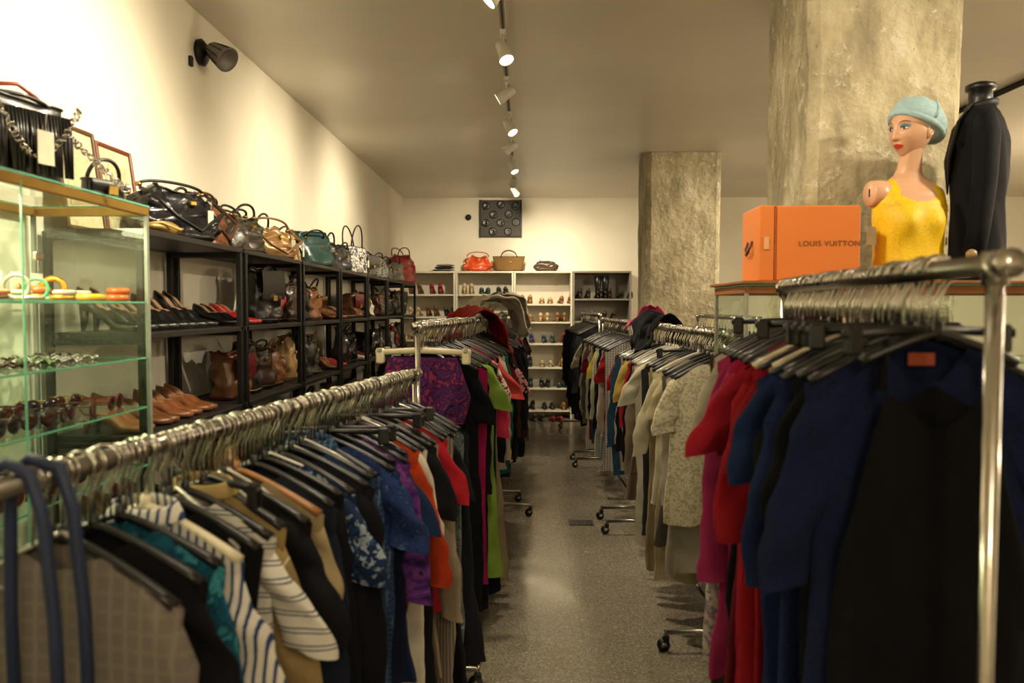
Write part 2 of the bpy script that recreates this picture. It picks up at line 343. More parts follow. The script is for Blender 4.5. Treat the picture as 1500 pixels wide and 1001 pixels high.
def bag(mb,M,w,h,d,mat,trim=None,hh=.12,style='tote',nh=2,metal=None,seed=0,slouch=.0):
    trim=trim or mat; metal=metal or solid('#b79a55',.3,1); n=36; rings=[]; nz=14
    for i in range(nz+1):
        t=i/nz
        wf={'tote':.88+.16*t,'flap':1-.03*t,'hobo':(.82+.30*math.sin(pi*min(1,t*.9+.06)))*(1-.35*t*t),'bowl':.9+.16*math.sin(pi*t)-.25*t**3}[style]
        df=(1-.62*t**1.6) if style!='flap' else 1-.15*t
        if t<.06: wf*=.95; df*=.85
        ring=[]
        for j in range(n):
            a=2*pi*j/n; ca,sa=math.cos(a),math.sin(a)
            x=math.copysign(abs(ca)**.55,ca)*w/2*wf; y=math.copysign(abs(sa)**.7,sa)*d/2*df; z=h*t
            if style=='hobo': z-=h*.22*t*t*(1-min(1,(abs(x)/(w*.5)))**2)
            if slouch:
                nv=noise.noise_vector(Vector((x*14+seed,y*14,z*14)))+.5*noise.noise_vector(Vector((x*34+seed,y*34,z*34)))
                x+=nv.x*slouch; y+=nv.y*slouch*1.2; z+=nv.z*slouch*t
            ring.append((x,y,max(z,0)))
        rings.append(ring)
    mb.loft(rings,mat,True,True,M)
    mb.tube([ (p[0]*1.01,p[1]*1.02,p[2]) for p in rings[-1]],.004,trim,5,M,closed=True)
    mb.tube([ (p[0]*1.01,p[1]*1.02,p[2]) for p in rings[1]],.003,trim,5,M,closed=True)
    if style=='flap':
        fl=[[( -w*.49*k, -d*.5-.004-.006*math.sin(pi*q), h*(1.01-.55*q)) for k in(-1,-.5,0,.5,1)] for q in (0,.25,.5,.75,1)]
        vs=[p for r in fl for p in r]; fs=[[i*5+j,i*5+j+1,(i+1)*5+j+1,(i+1)*5+j] for i in range(4) for j in range(4)]; mb.add(vs,fs,trim,M)
        mb.box((0,-d*.5-.012,h*.48),(.035,.012,.03),metal,M,.004)
    else: mb.box((w*.05,-d*.42,h*.62),(.03,.02,.02),metal,M,.004)
    for k in range(nh):
        y=(-1 if k==0 else 1)*d*.2 if nh==2 else 0
        ww=w*(.26 if nh==2 else .42); lean=(-.02 if k==0 else .03)
        flop=noise.noise(Vector((seed,k,0)))*.05
        pts=[]
        for q in range(15):
            a=pi*q/14; pts.append((-ww*math.cos(a)+flop*math.sin(a),y+(lean+flop)*math.sin(a),h*.86+(hh+h*.1)*math.sin(a)**.8))
        mb.tube(pts,.0065,trim,7,M)
        for sx in(-1,1): mb.tube([(sx*ww-.009,y,h*.86),(sx*ww+.009,y,h*.86)],.01,metal,7,M)
def tag(mb,M,s=1,c='#ddd5bd'): mb.box((0,0,0),(.035*s,.002,.06*s),solid(c,.7),M,.001); mb.tube([(0,0,.03*s),(.005,0,.07*s)],.001,CREAM,4,M)
LEATH=['#15110f','#1c1a1b','#2e1c12','#0e0e10','#4a2c19','#7a4c2a','#26221d','#8d6a45','#181818','#5a1616','#2b2d2a','#6b4426','#a98658','#101820','#3a2416','#0c0c0c']
def lm(i=None,rough=.35):
    c=R.choice(LEATH) if i is None else i
    return solid(c,rough,0,.35,25,.15,.15)
ST=1.772
bags=[
(3.26,.40,.25,.22,'hobo',solid('#1a1a20',.22,.3,.5,40,.3,.4),BLK,.0,1,.035,1.2,-1.46),
(3.68,.26,.25,.18,'hobo',lm('#7a4527'),lm('#5c3018'),.02,1,.03,1.5,-1.50),
(4.02,.30,.22,.19,'hobo',lm('#3a3124'),lm('#1b1611'),.04,2,.028,1.3,-1.46),
(4.46,.36,.20,.20,'hobo',solid('#b28a55',.3,.25,.3,20,.1),lm('#8c6234'),.04,1,.03,1.1,-1.45),
(4.86,.28,.18,.16,'bowl',lm('#c09a68'),lm('#8d6a45'),.03,2,.02,1.5,-1.48),
(5.32,.38,.22,.20,'tote',lm('#234541'),lm('#152624'),.03,2,.03,1.2,-1.45),
(5.78,.28,.19,.18,'bowl',lm('#141414'),BLK,.09,2,.02,1.4,-1.46),
(6.18,.26,.20,.15,'tote',lm('#1d1d20'),BLK,.04,2,.02,1.4,-1.45),
(6.62,.34,.23,.18,'tote',fabric('floral','#202024','#8c8c90','#3b3c44','#d0cfc8',scale=1.6,rough=.5),BLK,.19,2,.015,1.25,-1.44),
(7.15,.32,.19,.17,'flap',lm('#161616'),lm('#202020'),.05,1,.01,1.4,-1.45),
(7.65,.36,.22,.18,'bowl',fabric('floral','#10221f','#0c0c0c','#8b8d88',scale=2.4,rough=.35),BLK,.04,2,.015,1.3,-1.45),
(8.15,.30,.19,.16,'tote',lm('#27201b'),BLK,.05,2,.02,1.4,-1.45),
(8.60,.36,.22,.18,'tote',lm('#6e6d68'),BLK,.07,2,.015,1.2,-1.44),
(9.15,.50,.38,.20,'hobo',lm('#b3131c'),lm('#6d0d12'),.05,2,.03,1.2,-1.43)]
for i,(y,w_,h,d,st,m1,m2,hh,nh,sl,rz,x) in enumerate(bags):
    mb=MB(); bag(mb,None,w_,h,d,m1,m2,hh,st,nh,seed=i*7.3,slouch=sl)
    if i in(0,3,4,8): tag(mb,T(w_*.2,-d*.5-.02,h*.4,.1))
    if i in(0,1,3):
        mb.tube([(-w_*.4,0,h*.8),(-w_*.5,-.1,h*.7),(-w_*.3,-d*.66,h*.35),(0,-d*.7,h*.15),(w_*.35,-d*.66,h*.5),(w_*.42,-.02,h*.85)],.008,m2,7)
    mb.obj('handbag',(x,y,ST),rz)
for i,(y,c) in enumerate([(3.5,'#1a1512'),(3.86,'#241a14'),(4.24,'#12100f'),(4.68,'#6b4426'),(5.08,'#1a1a18'),(5.56,'#1b2a2a'),(6.0,'#101010'),(6.4,'#20201e'),(6.9,'#161616'),(7.4,'#2a2420'),(7.9,'#101012'),(8.4,'#3a3632')]):
    mb=MB(); bag(mb,None,.24,R.uniform(.2,.27),.12,lm(c),lm('#141210'),R.uniform(.0,.06),'hobo',R.choice([1,2]),seed=i*3.1,slouch=.03); mb.obj('handbag',(-1.56,y,ST),1.5+R.uniform(-.3,.3))
mb=MB(); mb.ell((0,0,.025),(.11,.04,.025),solid('#a98b4e',.3,.4,.3),n=20,fn=lambda p:[p[0],p[1]+.02*math.sin(p[0]*20),p[2]*(1+.3*math.sin(p[0]*30))]); mb.tube([(-.1,0,.03),(-.05,-.05,.04),(.03,-.055,.02),(.1,0,.03)],.005,lm('#c3a25e')); mb.obj('clutch_bag',(-1.36,2.95,ST),1.2)
SX0,SX1=-1.645,-1.30; SY0,SY1=2.68,9.45; LV=[1.76,1.40,1.04,.68,.30]
mb=MB(); nU=7; ul=(SY1-SY0)/nU
for u in range(nU+1):
    for off in ((0,) if u in(0,nU) else (-.035,.035)):
        y=SY0+u*ul+off
        for x in(SX0+.012,SX1-.012): mb.box((x,y,.88),(.024,.024,1.76),BLKMETAL,b=.002)
        for z in LV: mb.box(((SX0+SX1)/2,y,z-.02),(SX1-SX0-.05,.018,.02),BLKMETAL,b=.002)
for z in LV:
    for u in range(nU):
        ya=SY0+u*ul; mb.box(((SX0+SX1)/2,ya+ul/2,z),(SX1-SX0,ul-.03,.022),solid('#1d1b19',.45,0,.2),b=.002)
mb.obj('black_metal_shelving')
SHC=['#141210','#0e0e0e','#3a2013','#6a3d20','#8b8578','#c9c0aa','#5e0f14','#191b24','#7d5430','#b08a5a','#2a2a2a','#d5d0c0','#0f0f12','#472a18','#9a1c20','#1a1a1a']
def shoerow(name,x,y0,y1,z,step=.105,pal=SHC,rz=0,heel=(.01,.08),clear=.3,axis='y',parent=None):
    mb=MB(); y=y0
    while y<y1:
        m=lm(R.choice(pal),.3); h=R.uniform(*heel); h=.012 if h<.03 else h; bt=R.choice([0,0,0,0,.12]) if clear>.28 else 0
        for k in range(2):
            if axis=='y': M=T(x,y,z,rz+R.uniform(-.12,.12))
            else: M=T(y,x,z,rz+R.uniform(-.12,.12))
            shoe(mb,M,m,h,.235,bt); y+=step*.78
        y+=step*.35
    return mb.obj(name)
for li,z in enumerate(LV[1:]):
    z+=.0125
    for u in range(nU):
        ya=SY0+u*ul+.07; yb=SY0+(u+1)*ul-.07
        typ={(0,0):'s',(0,1):'sb',(0,2):'b',(1,0):'s',(1,1):'b',(2,0):'s'}.get((li,u),R.choice(['s','b','sb','b']))
        def bg(y):
            mb=MB(); ww=R.uniform(.17,.26); bag(mb,None,ww,R.uniform(.19,.28),.15,lm(R.choice(LEATH+['#0e0e10','#161616','#1a1512','#8a1a22','#c9c2b0','#1c2c44'])),lm(),R.uniform(.01,.04),R.choice(['tote','bowl','hobo','hobo','flap']),R.choice([1,2]),seed=y*9,slouch=.025)
            mb.obj('handbag',(-1.45+R.uniform(-.03,.03),y+ww/2,z),1.57+R.uniform(-.3,.3)); return ww*1.0+.01
        if typ=='s': shoerow('row_of_shoes',-1.57,ya,yb-.08,z,.1,pal=(['#8a5a34','#a97848','#5d3720','#6b4426','#7b4a2a'] if (li==1 and u==0) else (['#0e0e0e','#151312','#1d1a18','#2a1a12'] if (li==0 and u==0) else SHC)),heel=(.01,.1))
        elif typ=='sb':
            shoerow('row_of_shoes',-1.57,ya,(ya+yb)/2-.12,z,.1)
            y=(ya+yb)/2
            while y<yb-.15: y+=bg(y)
        else:
            y=ya
            while y<yb-.15: y+=bg(y)
# ------------------------------------------------------------------ back shelving
def backshelf(x0,x1,mat,levels,name):
    mb=MB(); y0,y1=10.5,10.84; top=1.98
    for x in(x0+.012,x1-.012): mb.box((x,(y0+y1)/2,top/2),(.024,y1-y0,top),mat,b=.002)
    mb.box(((x0+x1)/2,y1-.006,top/2),(x1-x0-.05,.01,top-.02),mat,b=.001)
    mb.box(((x0+x1)/2,(y0+y1)/2,top-.013),(x1-x0-.05,y1-y0-.002,.024),mat,b=.002)
    for z in levels: mb.box(((x0+x1)/2,(y0+y1)/2-.005,z),(x1-x0-.05,y1-y0-.03,.022),mat,b=.002)
    return mb.obj(name)
WSH=solid('#cfc8b6',.5,0,.08,5); GSH=solid('#857e70',.5,0,.15,5)
edges=[(-1.655,-.915,WSH,[1.66,1.36,1.05,.72,.4,.08]),(-.91,-.135,WSH,[1.66,1.36,1.05,.72,.4,.08]),(-.13,.65,WSH,[1.53,1.29,1.0,.68,.40,.10]),(.655,1.435,GSH,[1.60,1.30,1.0,.68,.40,.10])]
BP=['#c9b088','#8d5f3a','#8a1c22','#3a3f6a','#1c1c1c','#d9d2c0','#1a1a1a','#6b4426','#a97c3e','#2f4a4a','#5a2f45','#2a2a2a']
for i,(a,b_,m,lv) in enumerate(edges):
    backshelf(a,b_,m,lv,'white_shoe_shelving' if i<3 else 'grey_shoe_shelving')
    for z in lv: 
        mb_pal=BP if i<3 else ['#101010','#1c1a18','#2e2018','#101018']
        if i==2 and z>1.2: mb_pal=['#c9a877','#a9794a','#8d5f3a','#1c1c1c']
        shoerow('row_of_shoes',10.53,a+.1+R.uniform(0,.06),b_-.1,z+.0125,R.uniform(.115,.15),pal=mb_pal,rz=pi/2,heel=(.02,.1),clear=.2,axis='x')
    if i==3:
        mb=MB()
        for k in range(2): shoe(mb,T(1.0+.1*k,10.56,1.6125,pi/2),BLK,.05,.24,.26)
        mb.obj('black_boots')
mb=MB(); bag(mb,None,.34,.24,.14,lm('#e0541a'),lm('#b5400f'),.03,'hobo',1,slouch=.04); mb.obj('orange_handbag',(-.62,10.66,1.982),.1)
mb=MB(); wk=fabric('plaid','#8c6b3c','#3a2a18',scale=4); bag(mb,None,.42,.20,.18,wk,lm('#4a3018'),.09,'tote',2); mb.obj('wicker_basket',(-.20,10.66,1.982),0)
mb=MB(); bag(mb,None,.30,.12,.14,lm('#4a3a2a'),lm('#20180f'),.02,'bowl',1,slouch=.03); mb.obj('brown_handbag',(.30,10.66,1.982),0)
mb=MB()
for k,c in enumerate(['#6b6a66','#2c2b30','#8a8478']): mb.ell((0.01*k,0,.018+.03*k),(.15-.01*k,.1,.017),fabric('plain',c),n=22,fn=lambda p:[p[0],p[1],p[2]*(1+.15*math.sin(p[0]*40))])
mb.obj('folded_clothes',(-1.08,10.66,1.984))
shoerow('row_of_shoes',10.2,-.35,.55,.001,.13,pal=BP,rz=pi/2+.2,heel=(.0,.05),clear=.2,axis='x')
# ------------------------------------------------------------------ glass cabinet left
def cabinet(name,x0,x1,y0,y1,z0,z1,levels,post,topm,base):
    mb=MB(); cx_,cy_=(x0+x1)/2,(y0+y1)/2; w,d=x1-x0,y1-y0
    mb.box((cx_,cy_,z0/2),(w,d,z0),base,b=.004)
    for x in(x0+.008,x1-.008):
        for y in(y0+.008,y1-.008): mb.box((x,y,(z0+z1)/2),(.014,.014,z1-z0),post,b=.002)
    for x in(x0+.01,x1-.01): mb.box((x,cy_,z1-.014),(.018,d,.028),topm,b=.003)
    for y in(y0+.01,y1-.01): mb.box((cx_,y,z1-.014),(w,.018,.028),topm,b=.003)
    mb.pane((cx_,cy_,z1+.004),(w-.006,d-.006,0),GLASS)
    def edge(z,i=.012):
        for x in(x0+i,x1-i): mb.box((x,cy_,z),(.003,d-2*i,.006),GLASSEDGE,b=.0005)
        for y in(y0+i,y1-i): mb.box((cx_,y,z),(w-2*i,.003,.006),GLASSEDGE,b=.0005)
    edge(z1+.004,.001)
    for z in levels: mb.pane((cx_,cy_,z+.0035),(w-.03,d-.03,0),GLASS); edge(z,.014)
    for x in(x0+.003,x1-.003): mb.pane((x,cy_,(z0+z1)/2),(0,d-.03,z1-z0-.03),GLASS)
    for y in(y0+.003,y1-.003): mb.pane((cx_,y,(z0+z1)/2),(w-.03,0,z1-z0-.03),GLASS)
    return mb
GOLD=solid('#a8843c',.35,.6)
mb=cabinet('x',-1.645,-1.25,1.0,2.62,.25,1.83,[1.515,1.33,1.165,.97,.6],solid('#9fa79c',.3,.5),GOLD,solid('#3b3128',.5))
mb.box((-1.252,1.95,1.04),(.006,.003,1.55),GLASSEDGE,b=.001); mb.box((-1.243,2.0,1.63),(.012,.03,.02),CHROME,b=.003)
mb.tube([(-1.60,1.15,1.795),(-1.60,2.1,1.795)],.010,emis('#fff1c8',14))
cab=mb.obj('glass_display_cabinet')
lamp('AREA',(-1.42,1.75,1.79),18,(1,.88,.58),cab,(-1.42,1.75,0),shape='RECTANGLE',size=.2,size_y=1.2)
def torus(mb,M,Rr,r,mat,n=22): mb.tube([(Rr*math.cos(2*pi*i/n),Rr*math.sin(2*pi*i/n),0) for i in range(n)],r,mat,8,M,closed=True)
RB=random.Random(5)
mb=MB()
for k in range(22):
    y=1.5+.05*k; x=-1.33-.07*(k%3); c=RB.choice(['#c2871c','#e0a020','#e8a12a','#2f8a55','#d8641c','#3b9a6a','#8a6a2a','#2a7a88','#6b4426','#b9b09a','#c9a84a','#d2871c'])
    m=solid(c,.25,RB.choice([0,0,.6]),.2,10,0,.3); Rr=RB.uniform(.024,.034); r=RB.uniform(.005,.011)
    torus(mb,T(x,y,1.5195+r),Rr,r,m); 
    if k%2: torus(mb,T(x+.004,y+.004,1.5195+r*3.05),Rr*.94,r*.95,solid(RB.choice(['#c2871c','#d8641c','#3b9a6a','#b9b09a']),.25,0,.2,10,0,.3))
    if k%4==0: torus(mb,T(x-.05,y+.02,1.5195+r+Rr,.4,1,pi/2),Rr,r,m)
mb.obj('bangles')
def sunglasses(mb,M,lm_,fr):
    for s in(-1,1):
        mb.ell((s*.035,0,.022),(.029,.004,.022),lm_,M,14,8)
        mb.tube([(s*.035+.03*math.cos(2*pi*i/14),0,.022+.023*math.sin(2*pi*i/14)) for i in range(14)],.0025,fr,5,M,closed=True)
        mb.tube([(s*.066,0,.03),(s*.068,.06,.03),(s*.066,.12,.026),(s*.064,.14,.012)],.0025,fr,5,M)
    mb.tube([(-.01,0,.028),(0,0,.032),(.01,0,.028)],.003,fr,5,M)
mb=MB()
for zz in (1.1695,.9745):
  for i in range(9):
    for j in range(2):
        fr=solid(R.choice(['#3a1f14','#111111','#7a1f1a','#5b3a1c','#8c7a50']),.2); sunglasses(mb,T(-1.33-.16*j,1.45+i*.135,zz,pi/2+R.uniform(-.45,.45)),solid(R.choice(['#1a1210','#3a2015','#241a20','#4a1a1a']),.08,0,.2,10,0,.6),fr)
mb.obj('sunglasses')
mb=MB()
for i in range(26):
    y=1.45+i*.044; x=-1.34-.2*R.random(); c=R.choice(['#b9954a','#8c8a84','#5b7a4a','#c9b27a','#3a2a1a','#9a9488'])
    pts=[(x+(.045+.012*math.sin(5*a))*math.cos(a),y+(.03+.01*math.cos(3*a))*math.sin(a),1.338+.010*((k%3)/2)) for k,a in enumerate([2*pi*q/30 for q in range(30)])]
    mb.tube(pts,.0045,solid(c,.25,.6),6,closed=True)
mb.obj('necklaces')
mb=MB()
for i in range(11):
    y=1.5+i*.1
    mb.box((-1.56,y,1.565),(.004,.06,.085),solid(R.choice(['#c9c2a8','#d8d2c0','#a08a60']),.6),T(0,0,0),.001)
    mb.ell((-1.553,y,1.56),(.004,.01,.014),solid('#b9954a',.25,.8),n=8,m=6)
mb.obj('earring_cards')
mb=MB()
for (y,x,c,s) in[(1.6,-1.4,'#9c1c1c',(.14,.1,.05)),(1.85,-1.4,'#22304a',(.12,.12,.06)),(2.1,-1.42,'#c9c2a8',(.1,.1,.07)),(2.35,-1.4,'#7a2a1a',(.14,.12,.05))]:
    mb.box((x,y,.6045+s[2]/2),s,solid(c,.5),b=.008); mb.box((x,y,.6045+s[2]+.004),(s[0]+.006,s[1]+.006,.012),solid(c,.4),b=.003)
mb.obj('jewellery_boxes')
mb=MB(); blk=lm('#0d0d0e'); bag(mb,None,.26,.22,.09,blk,blk,.02,'tote',1,slouch=.006)
for i in range(26):
    x=-.125+.25*i/25; mb.tube([(x,-.045,.19),(x+R.uniform(-.004,.004),-.054,.12),(x+R.uniform(-.01,.01),-.058,.02)],.0055,blk,5)
ch=[]
for i in range(34):
    t=i/33; ch.append((-.12+.26*t,-.066-.01*math.sin(9*t),.22-.15*math.sin(pi*t)))
for a,b_ in zip(ch[::1],ch[1:]):
    mid=[(a[k]+b_[k])/2 for k in range(3)]; torus(mb,T(*mid,R.random()*3,1,R.random()*3),.009,.0028,CHROME,8)
for i in range(20):
    torus(mb,T(.12+.009*i,-.05-.001*i,.14-.0066*i,R.random()*3,1,R.random()*3),.010,.003,CHROME,8)
tag(mb,T(.03,-.075,.09,.1),1.5)
mb.tube([(-.1,0,.2),(-.05,0,.25),(0,-.01,.26),(.06,0,.24),(.1,0,.2)],.006,lm('#a3301c'),6)
mb.obj('fringed_handbag',(-1.37,2.12,1.839),1.2)
mb=MB(); bag(mb,None,.15,.06,.06,blk,blk,.07,'flap',1); mb.obj('black_clutch_bag',(-1.34,2.5,1.839),1.25)
def picframe(y,w,h,fc,ic):
    mb=MB(); f=solid(fc,.4); 
    for s in(-1,1): mb.box((s*(w/2-.007),0,h/2),(.014,.018,h),f); mb.box((0,0,h/2+s*(h/2-.007)),(w-.028,.018,.014),f)
    mb.box((0,.004,h/2),(w-.02,.006,h-.02),fabric('tiedye','#b9ac8c','#cabf9f','#a8966f',scale=1.5),b=.001)
    mb.box((0,.0,h/2),(w-.1,.003,h-.14),fabric('tiedye',ic,'#c0b592','#9a8a64',scale=3),b=.001)
    o=mb.obj('picture_frame',(-1.575,y,1.7725)); o.rotation_euler=(-.13,0,pi/2)
picframe(2.83,.26,.38,'#5a3a20','#a8a07a'); picframe(3.10,.27,.36,'#6b3018','#b09a70')
# ------------------------------------------------------------------ right cabinet + goods
ORW=solid('#9a5f2c',.4,0,.3)
mb=cabinet('x',.79,2.6,2.82,3.27,.3,1.575,[1.3,1.0,.65],solid('#a7a497',.3,.5),ORW,solid('#5a4a36',.5)); mb.box((1.7,3.045,1.588),(1.85,.48,.012),ORW); mb.obj('glass_display_cabinet')
CT=1.595
def boxobj():
    mb=MB(); o=solid('#d6762c',.6,0,.05,4); o2=solid('#a8561c',.6,0,.06,4)
    mb.box((.03,0,.135),(.30,.24,.27),o,b=.004)
    mb.box((-.153,0,.135),(.055,.248,.272),o,b=.004)
    mb.box((-.123,0,.135),(.004,.249,.273),o2,b=.001)
    mb.tube([(-.182,-.03,.15),(-.193,-.03,.12),(-.195,0,.10),(-.193,.03,.12),(-.182,.03,.15)],.005,solid('#5a3418',.5))
    mb.box((-.155,-.126,.135),(.018,.004,.045),solid('#d9a070',.5),b=.001)
    ob=mb.obj('orange_gift_box',(1.035,2.98,CT),-.03)
    cu=bpy.data.curves.new('lettering','FONT'); cu.body='LOUIS VUITTON'; cu.size=.027; cu.extrude=.0004; cu.space_character=1.12; cu.align_x='CENTER'
    t=bpy.data.objects.new('lettering',cu); bpy.context.collection.objects.link(t); t.parent=ob; t.location=(.07,-.1209,.125); t.rotation_euler=(pi/2,0,0); cu.materials.append(solid('#6a3a12',.5))
boxobj()
# mannequin -----------------------------------------------------------
def catm(keys,z):
    for a,b_ in zip(keys,keys[1:]):
        if a[0]<=z<=b_[0]:
            t=(z-a[0])/(b_[0]-a[0]); t=t*t*(3-2*t)*.5+t*.5
            return [a[k]+(b_[k]-a[k])*t for k in range(1,len(a))]
    return list(keys[-1][1:])
def mannequin():
    SK=solid('#d6a684',.4,0,.05,6,0,.15)
    yel,nt,b=newmat('yellow_sequins'); L=nt.links.new; tc=N(nt,'ShaderNodeTexCoord'); v=N(nt,'ShaderNodeTexVoronoi'); v.inputs['Scale'].default_value=320; L(tc.outputs['Object'],v.inputs['Vector'])
    sp=N(nt,'ShaderNodeSeparateColor'); L(v.outputs['Color'],sp.inputs[0]); r=ramp(nt,[(0,lin('#dfb302')),(1,lin('#f2cf0a'))]); L(sp.outputs[0],r.inputs['Fac']); L(r.outputs[0],b.inputs['Base Color']); b.inputs['Roughness'].default_value=.55; b.inputs['Metallic'].default_value=0
    addbump(nt,b,sp.outputs[1],.3,.002)
    root=bpy.data.objects.new('mannequin_bust',None); bpy.context.collection.objects.link(root); root.location=(1.452,3.0,CT)
    K=[(0,.138,.10,0),(.06,.132,.096,0),(.12,.128,.094,0),(.18,.130,.098,0),(.24,.136,.10,0),(.29,.138,.09,.0),(.325,.138,.078,.006),(.350,.128,.066,.01),(.368,.102,.054,.012),(.386,.070,.048,.012),(.405,.050,.044,.010),(.43,.042,.041,.004),(.46,.040,.040,-.002),(.50,.041,.042,-.006),(.53,.042,.044,-.008)]
    mb=MB(); rings=[]; n=80; nz=100
    for i in range(nz+1):
        z=.53*i/nz; hw,hd,yo=catm(K,z); ring=[]
        for j in range(n):
            a=2*pi*j/n; x=hw*math.copysign(abs(math.cos(a))**.85,math.cos(a)); y=hd*math.sin(a)*.95+yo
            if math.sin(a)<0:
                for s in(-1,1): y-=.022*math.exp(-((x-s*.056)/.038)**2-((z-.215)/.045)**2)
            if z<.28: 
                f=.006*(1-z/.28)*math.sin(a*9+z*20)+.004*math.sin(a*5-z*30); x*=1+f*3; y*=1+f*5
            ring.append((x,y,z))
        rings.append(ring)
    def mf(c):
        x,y,z=c
        neck=(.292+ 9*max(0,abs(x)-.015)**2) if y<0.012 else .335
        if abs(x)>.098: neck=.345-1.2*(abs(x)-.098)
        if z<neck : return yel
        if .068<abs(x)<.098 and z<.39: return yel
        return SK
    mb.loft(rings,SK,True,True,None,True,mf)
    for s in(-1,1):
        ext=1 if s<0 else .3
        Ms=T(s*.108,.006,.318+(.012 if s<0 else 0))@Matrix.Rotation(s*pi/2+ (-s*.0),4,'Y')
        rs=1 if s<0 else .8
        mb.lathe([(.046*rs,-.02),(.050*rs,.012*ext),(.049*rs,.040*ext),(.045*rs,.048*ext),(.003,.0485*ext)],SK,26,Ms)
    mb.box((-.1575,0,.332),(.003,.007,.03),BLK,b=.001)
    mb.obj('torso',(0,0,0),math.radians(6),root)
    rx,ry,rz=.069,.088,.106
    LIP=solid('#c8402a',.3); LID=solid('#7f9aa6',.4); BROW=solid('#6a4028',.6)
    def hf(p):
        x,y,z=p
        if z<0:
            q=(-z/rz); x*=1-.36*q**1.8
            if y>0: y*=1-.5*min(1,q*1.3)
            else: y*=1+.05*q
        if y<0:
            w=math.exp(-(x/(.009+.004*max(0,-z/.03)))**2)
            g=0
            if -.040<z<.022: g=(.022-z)/.055 if z>-.033 else max(0,(z+.040)/.007)
            y-=.018*w*g
            for s in(-1,1): y+=.009*math.exp(-((x-s*.029)/.015)**2-((z-.006)/.012)**2); y-=.003*math.exp(-((x-s*.04)/.02)**2-((z+.028)/.02)**2)
            y-=.004*math.exp(-((z-.027)/.01)**2)
            y-=.006*math.exp(-(x/.017)**2-((z+.053)/.0055)**2)+.006*math.exp(-(x/.015)**2-((z+.065)/.006)**2)
            y-=.006*math.exp(-(x/.020)**2-((z+.092)/.014)**2)
        return [x,y,z]
    def hm(c):
        x,y,z=c[0],c[1],c[2]
        if y<0:
            if abs(z+.059)<.0105*(1-(x/.021)**2): return LIP
            for s in(-1,1):
                if abs(x-s*.030)<.017 and .007<z<.020-(x-s*.03)**2*20: return LID
        return SK
    mb=MB(); mb.ell((0,0,0),(rx,ry,rz),SK,None,120,110,hf,hm)
    for s in(-1,1):
        mb.ell((s*.029,-.0725,.004),(.0125,.008,.0055),solid('#e9e4d8',.15),n=16,m=8)
        mb.ell((s*.029,-.078,.004),(.005,.0035,.005),solid('#2b3a3a',.1),n=12,m=8)
        mb.tube([(s*.015,-.080,.005),(s*.022,-.082,.0105),(s*.031,-.081,.012),(s*.043,-.073,.007)],.0014,BLK,5)
        mb.tube([(s*.013,-.086,.023),(s*.025,-.086,.029),(s*.037,-.079,.030),(s*.048,-.068,.025)],.0014,BROW,5)
        mb.ell((s*.066,.012,-.012),(.007,.014,.024),SK,n=14,m=10); torus(mb,T(s*.070,.012,-.008,0,1,0,pi/2)@Matrix.Diagonal((1.4,1,1,1)),.012,.003,SK,14)
    hat=solid('#a4c4cc',.8,0,.15,60,.4)
    def htf(p):
        x,y,z=p; a=math.atan2(y,x); 
        k=1+.025*math.sin(a*7+z*30)*max(0,z/.07)+.02*noise.noise(Vector((x*30,y*30,z*30)))
        if z<0: z*=.6
        return [x*k,y*k,z*k]
    Mt=T(0,.030,.028,0,1,math.radians(-27))
    mb2=MB(); mb2.ell((0,0,0),(.088,.118,.092),hat,Mt,48,28,htf)
    mb2.tube([(.080*math.cos(a),.108*math.sin(a),-.016+.002*math.sin(3*a)) for a in[2*pi*q/40 for q in range(40)]],.012,hat,8,Mt,closed=True)
    mb2.tube([(-.087,-.02,.0),(-.08,-.01,.044),(-.05,0,.08),(0,.01,.094),(.05,0,.08),(.08,-.01,.044),(.087,-.02,0)],.006,hat,6,Mt)
    hd=mb.obj('head',(.002,-.006,.565),0,root); hd.rotation_euler=(math.radians(4),math.radians(3),math.radians(-64))
    mb2.obj('blue_beret',parent=hd)
    mb3=MB(); tag(mb3,T(0,0,0,.2),1.1); mb3.obj('price_tag',(-.16,-.05,.17),0,root)
mannequin()
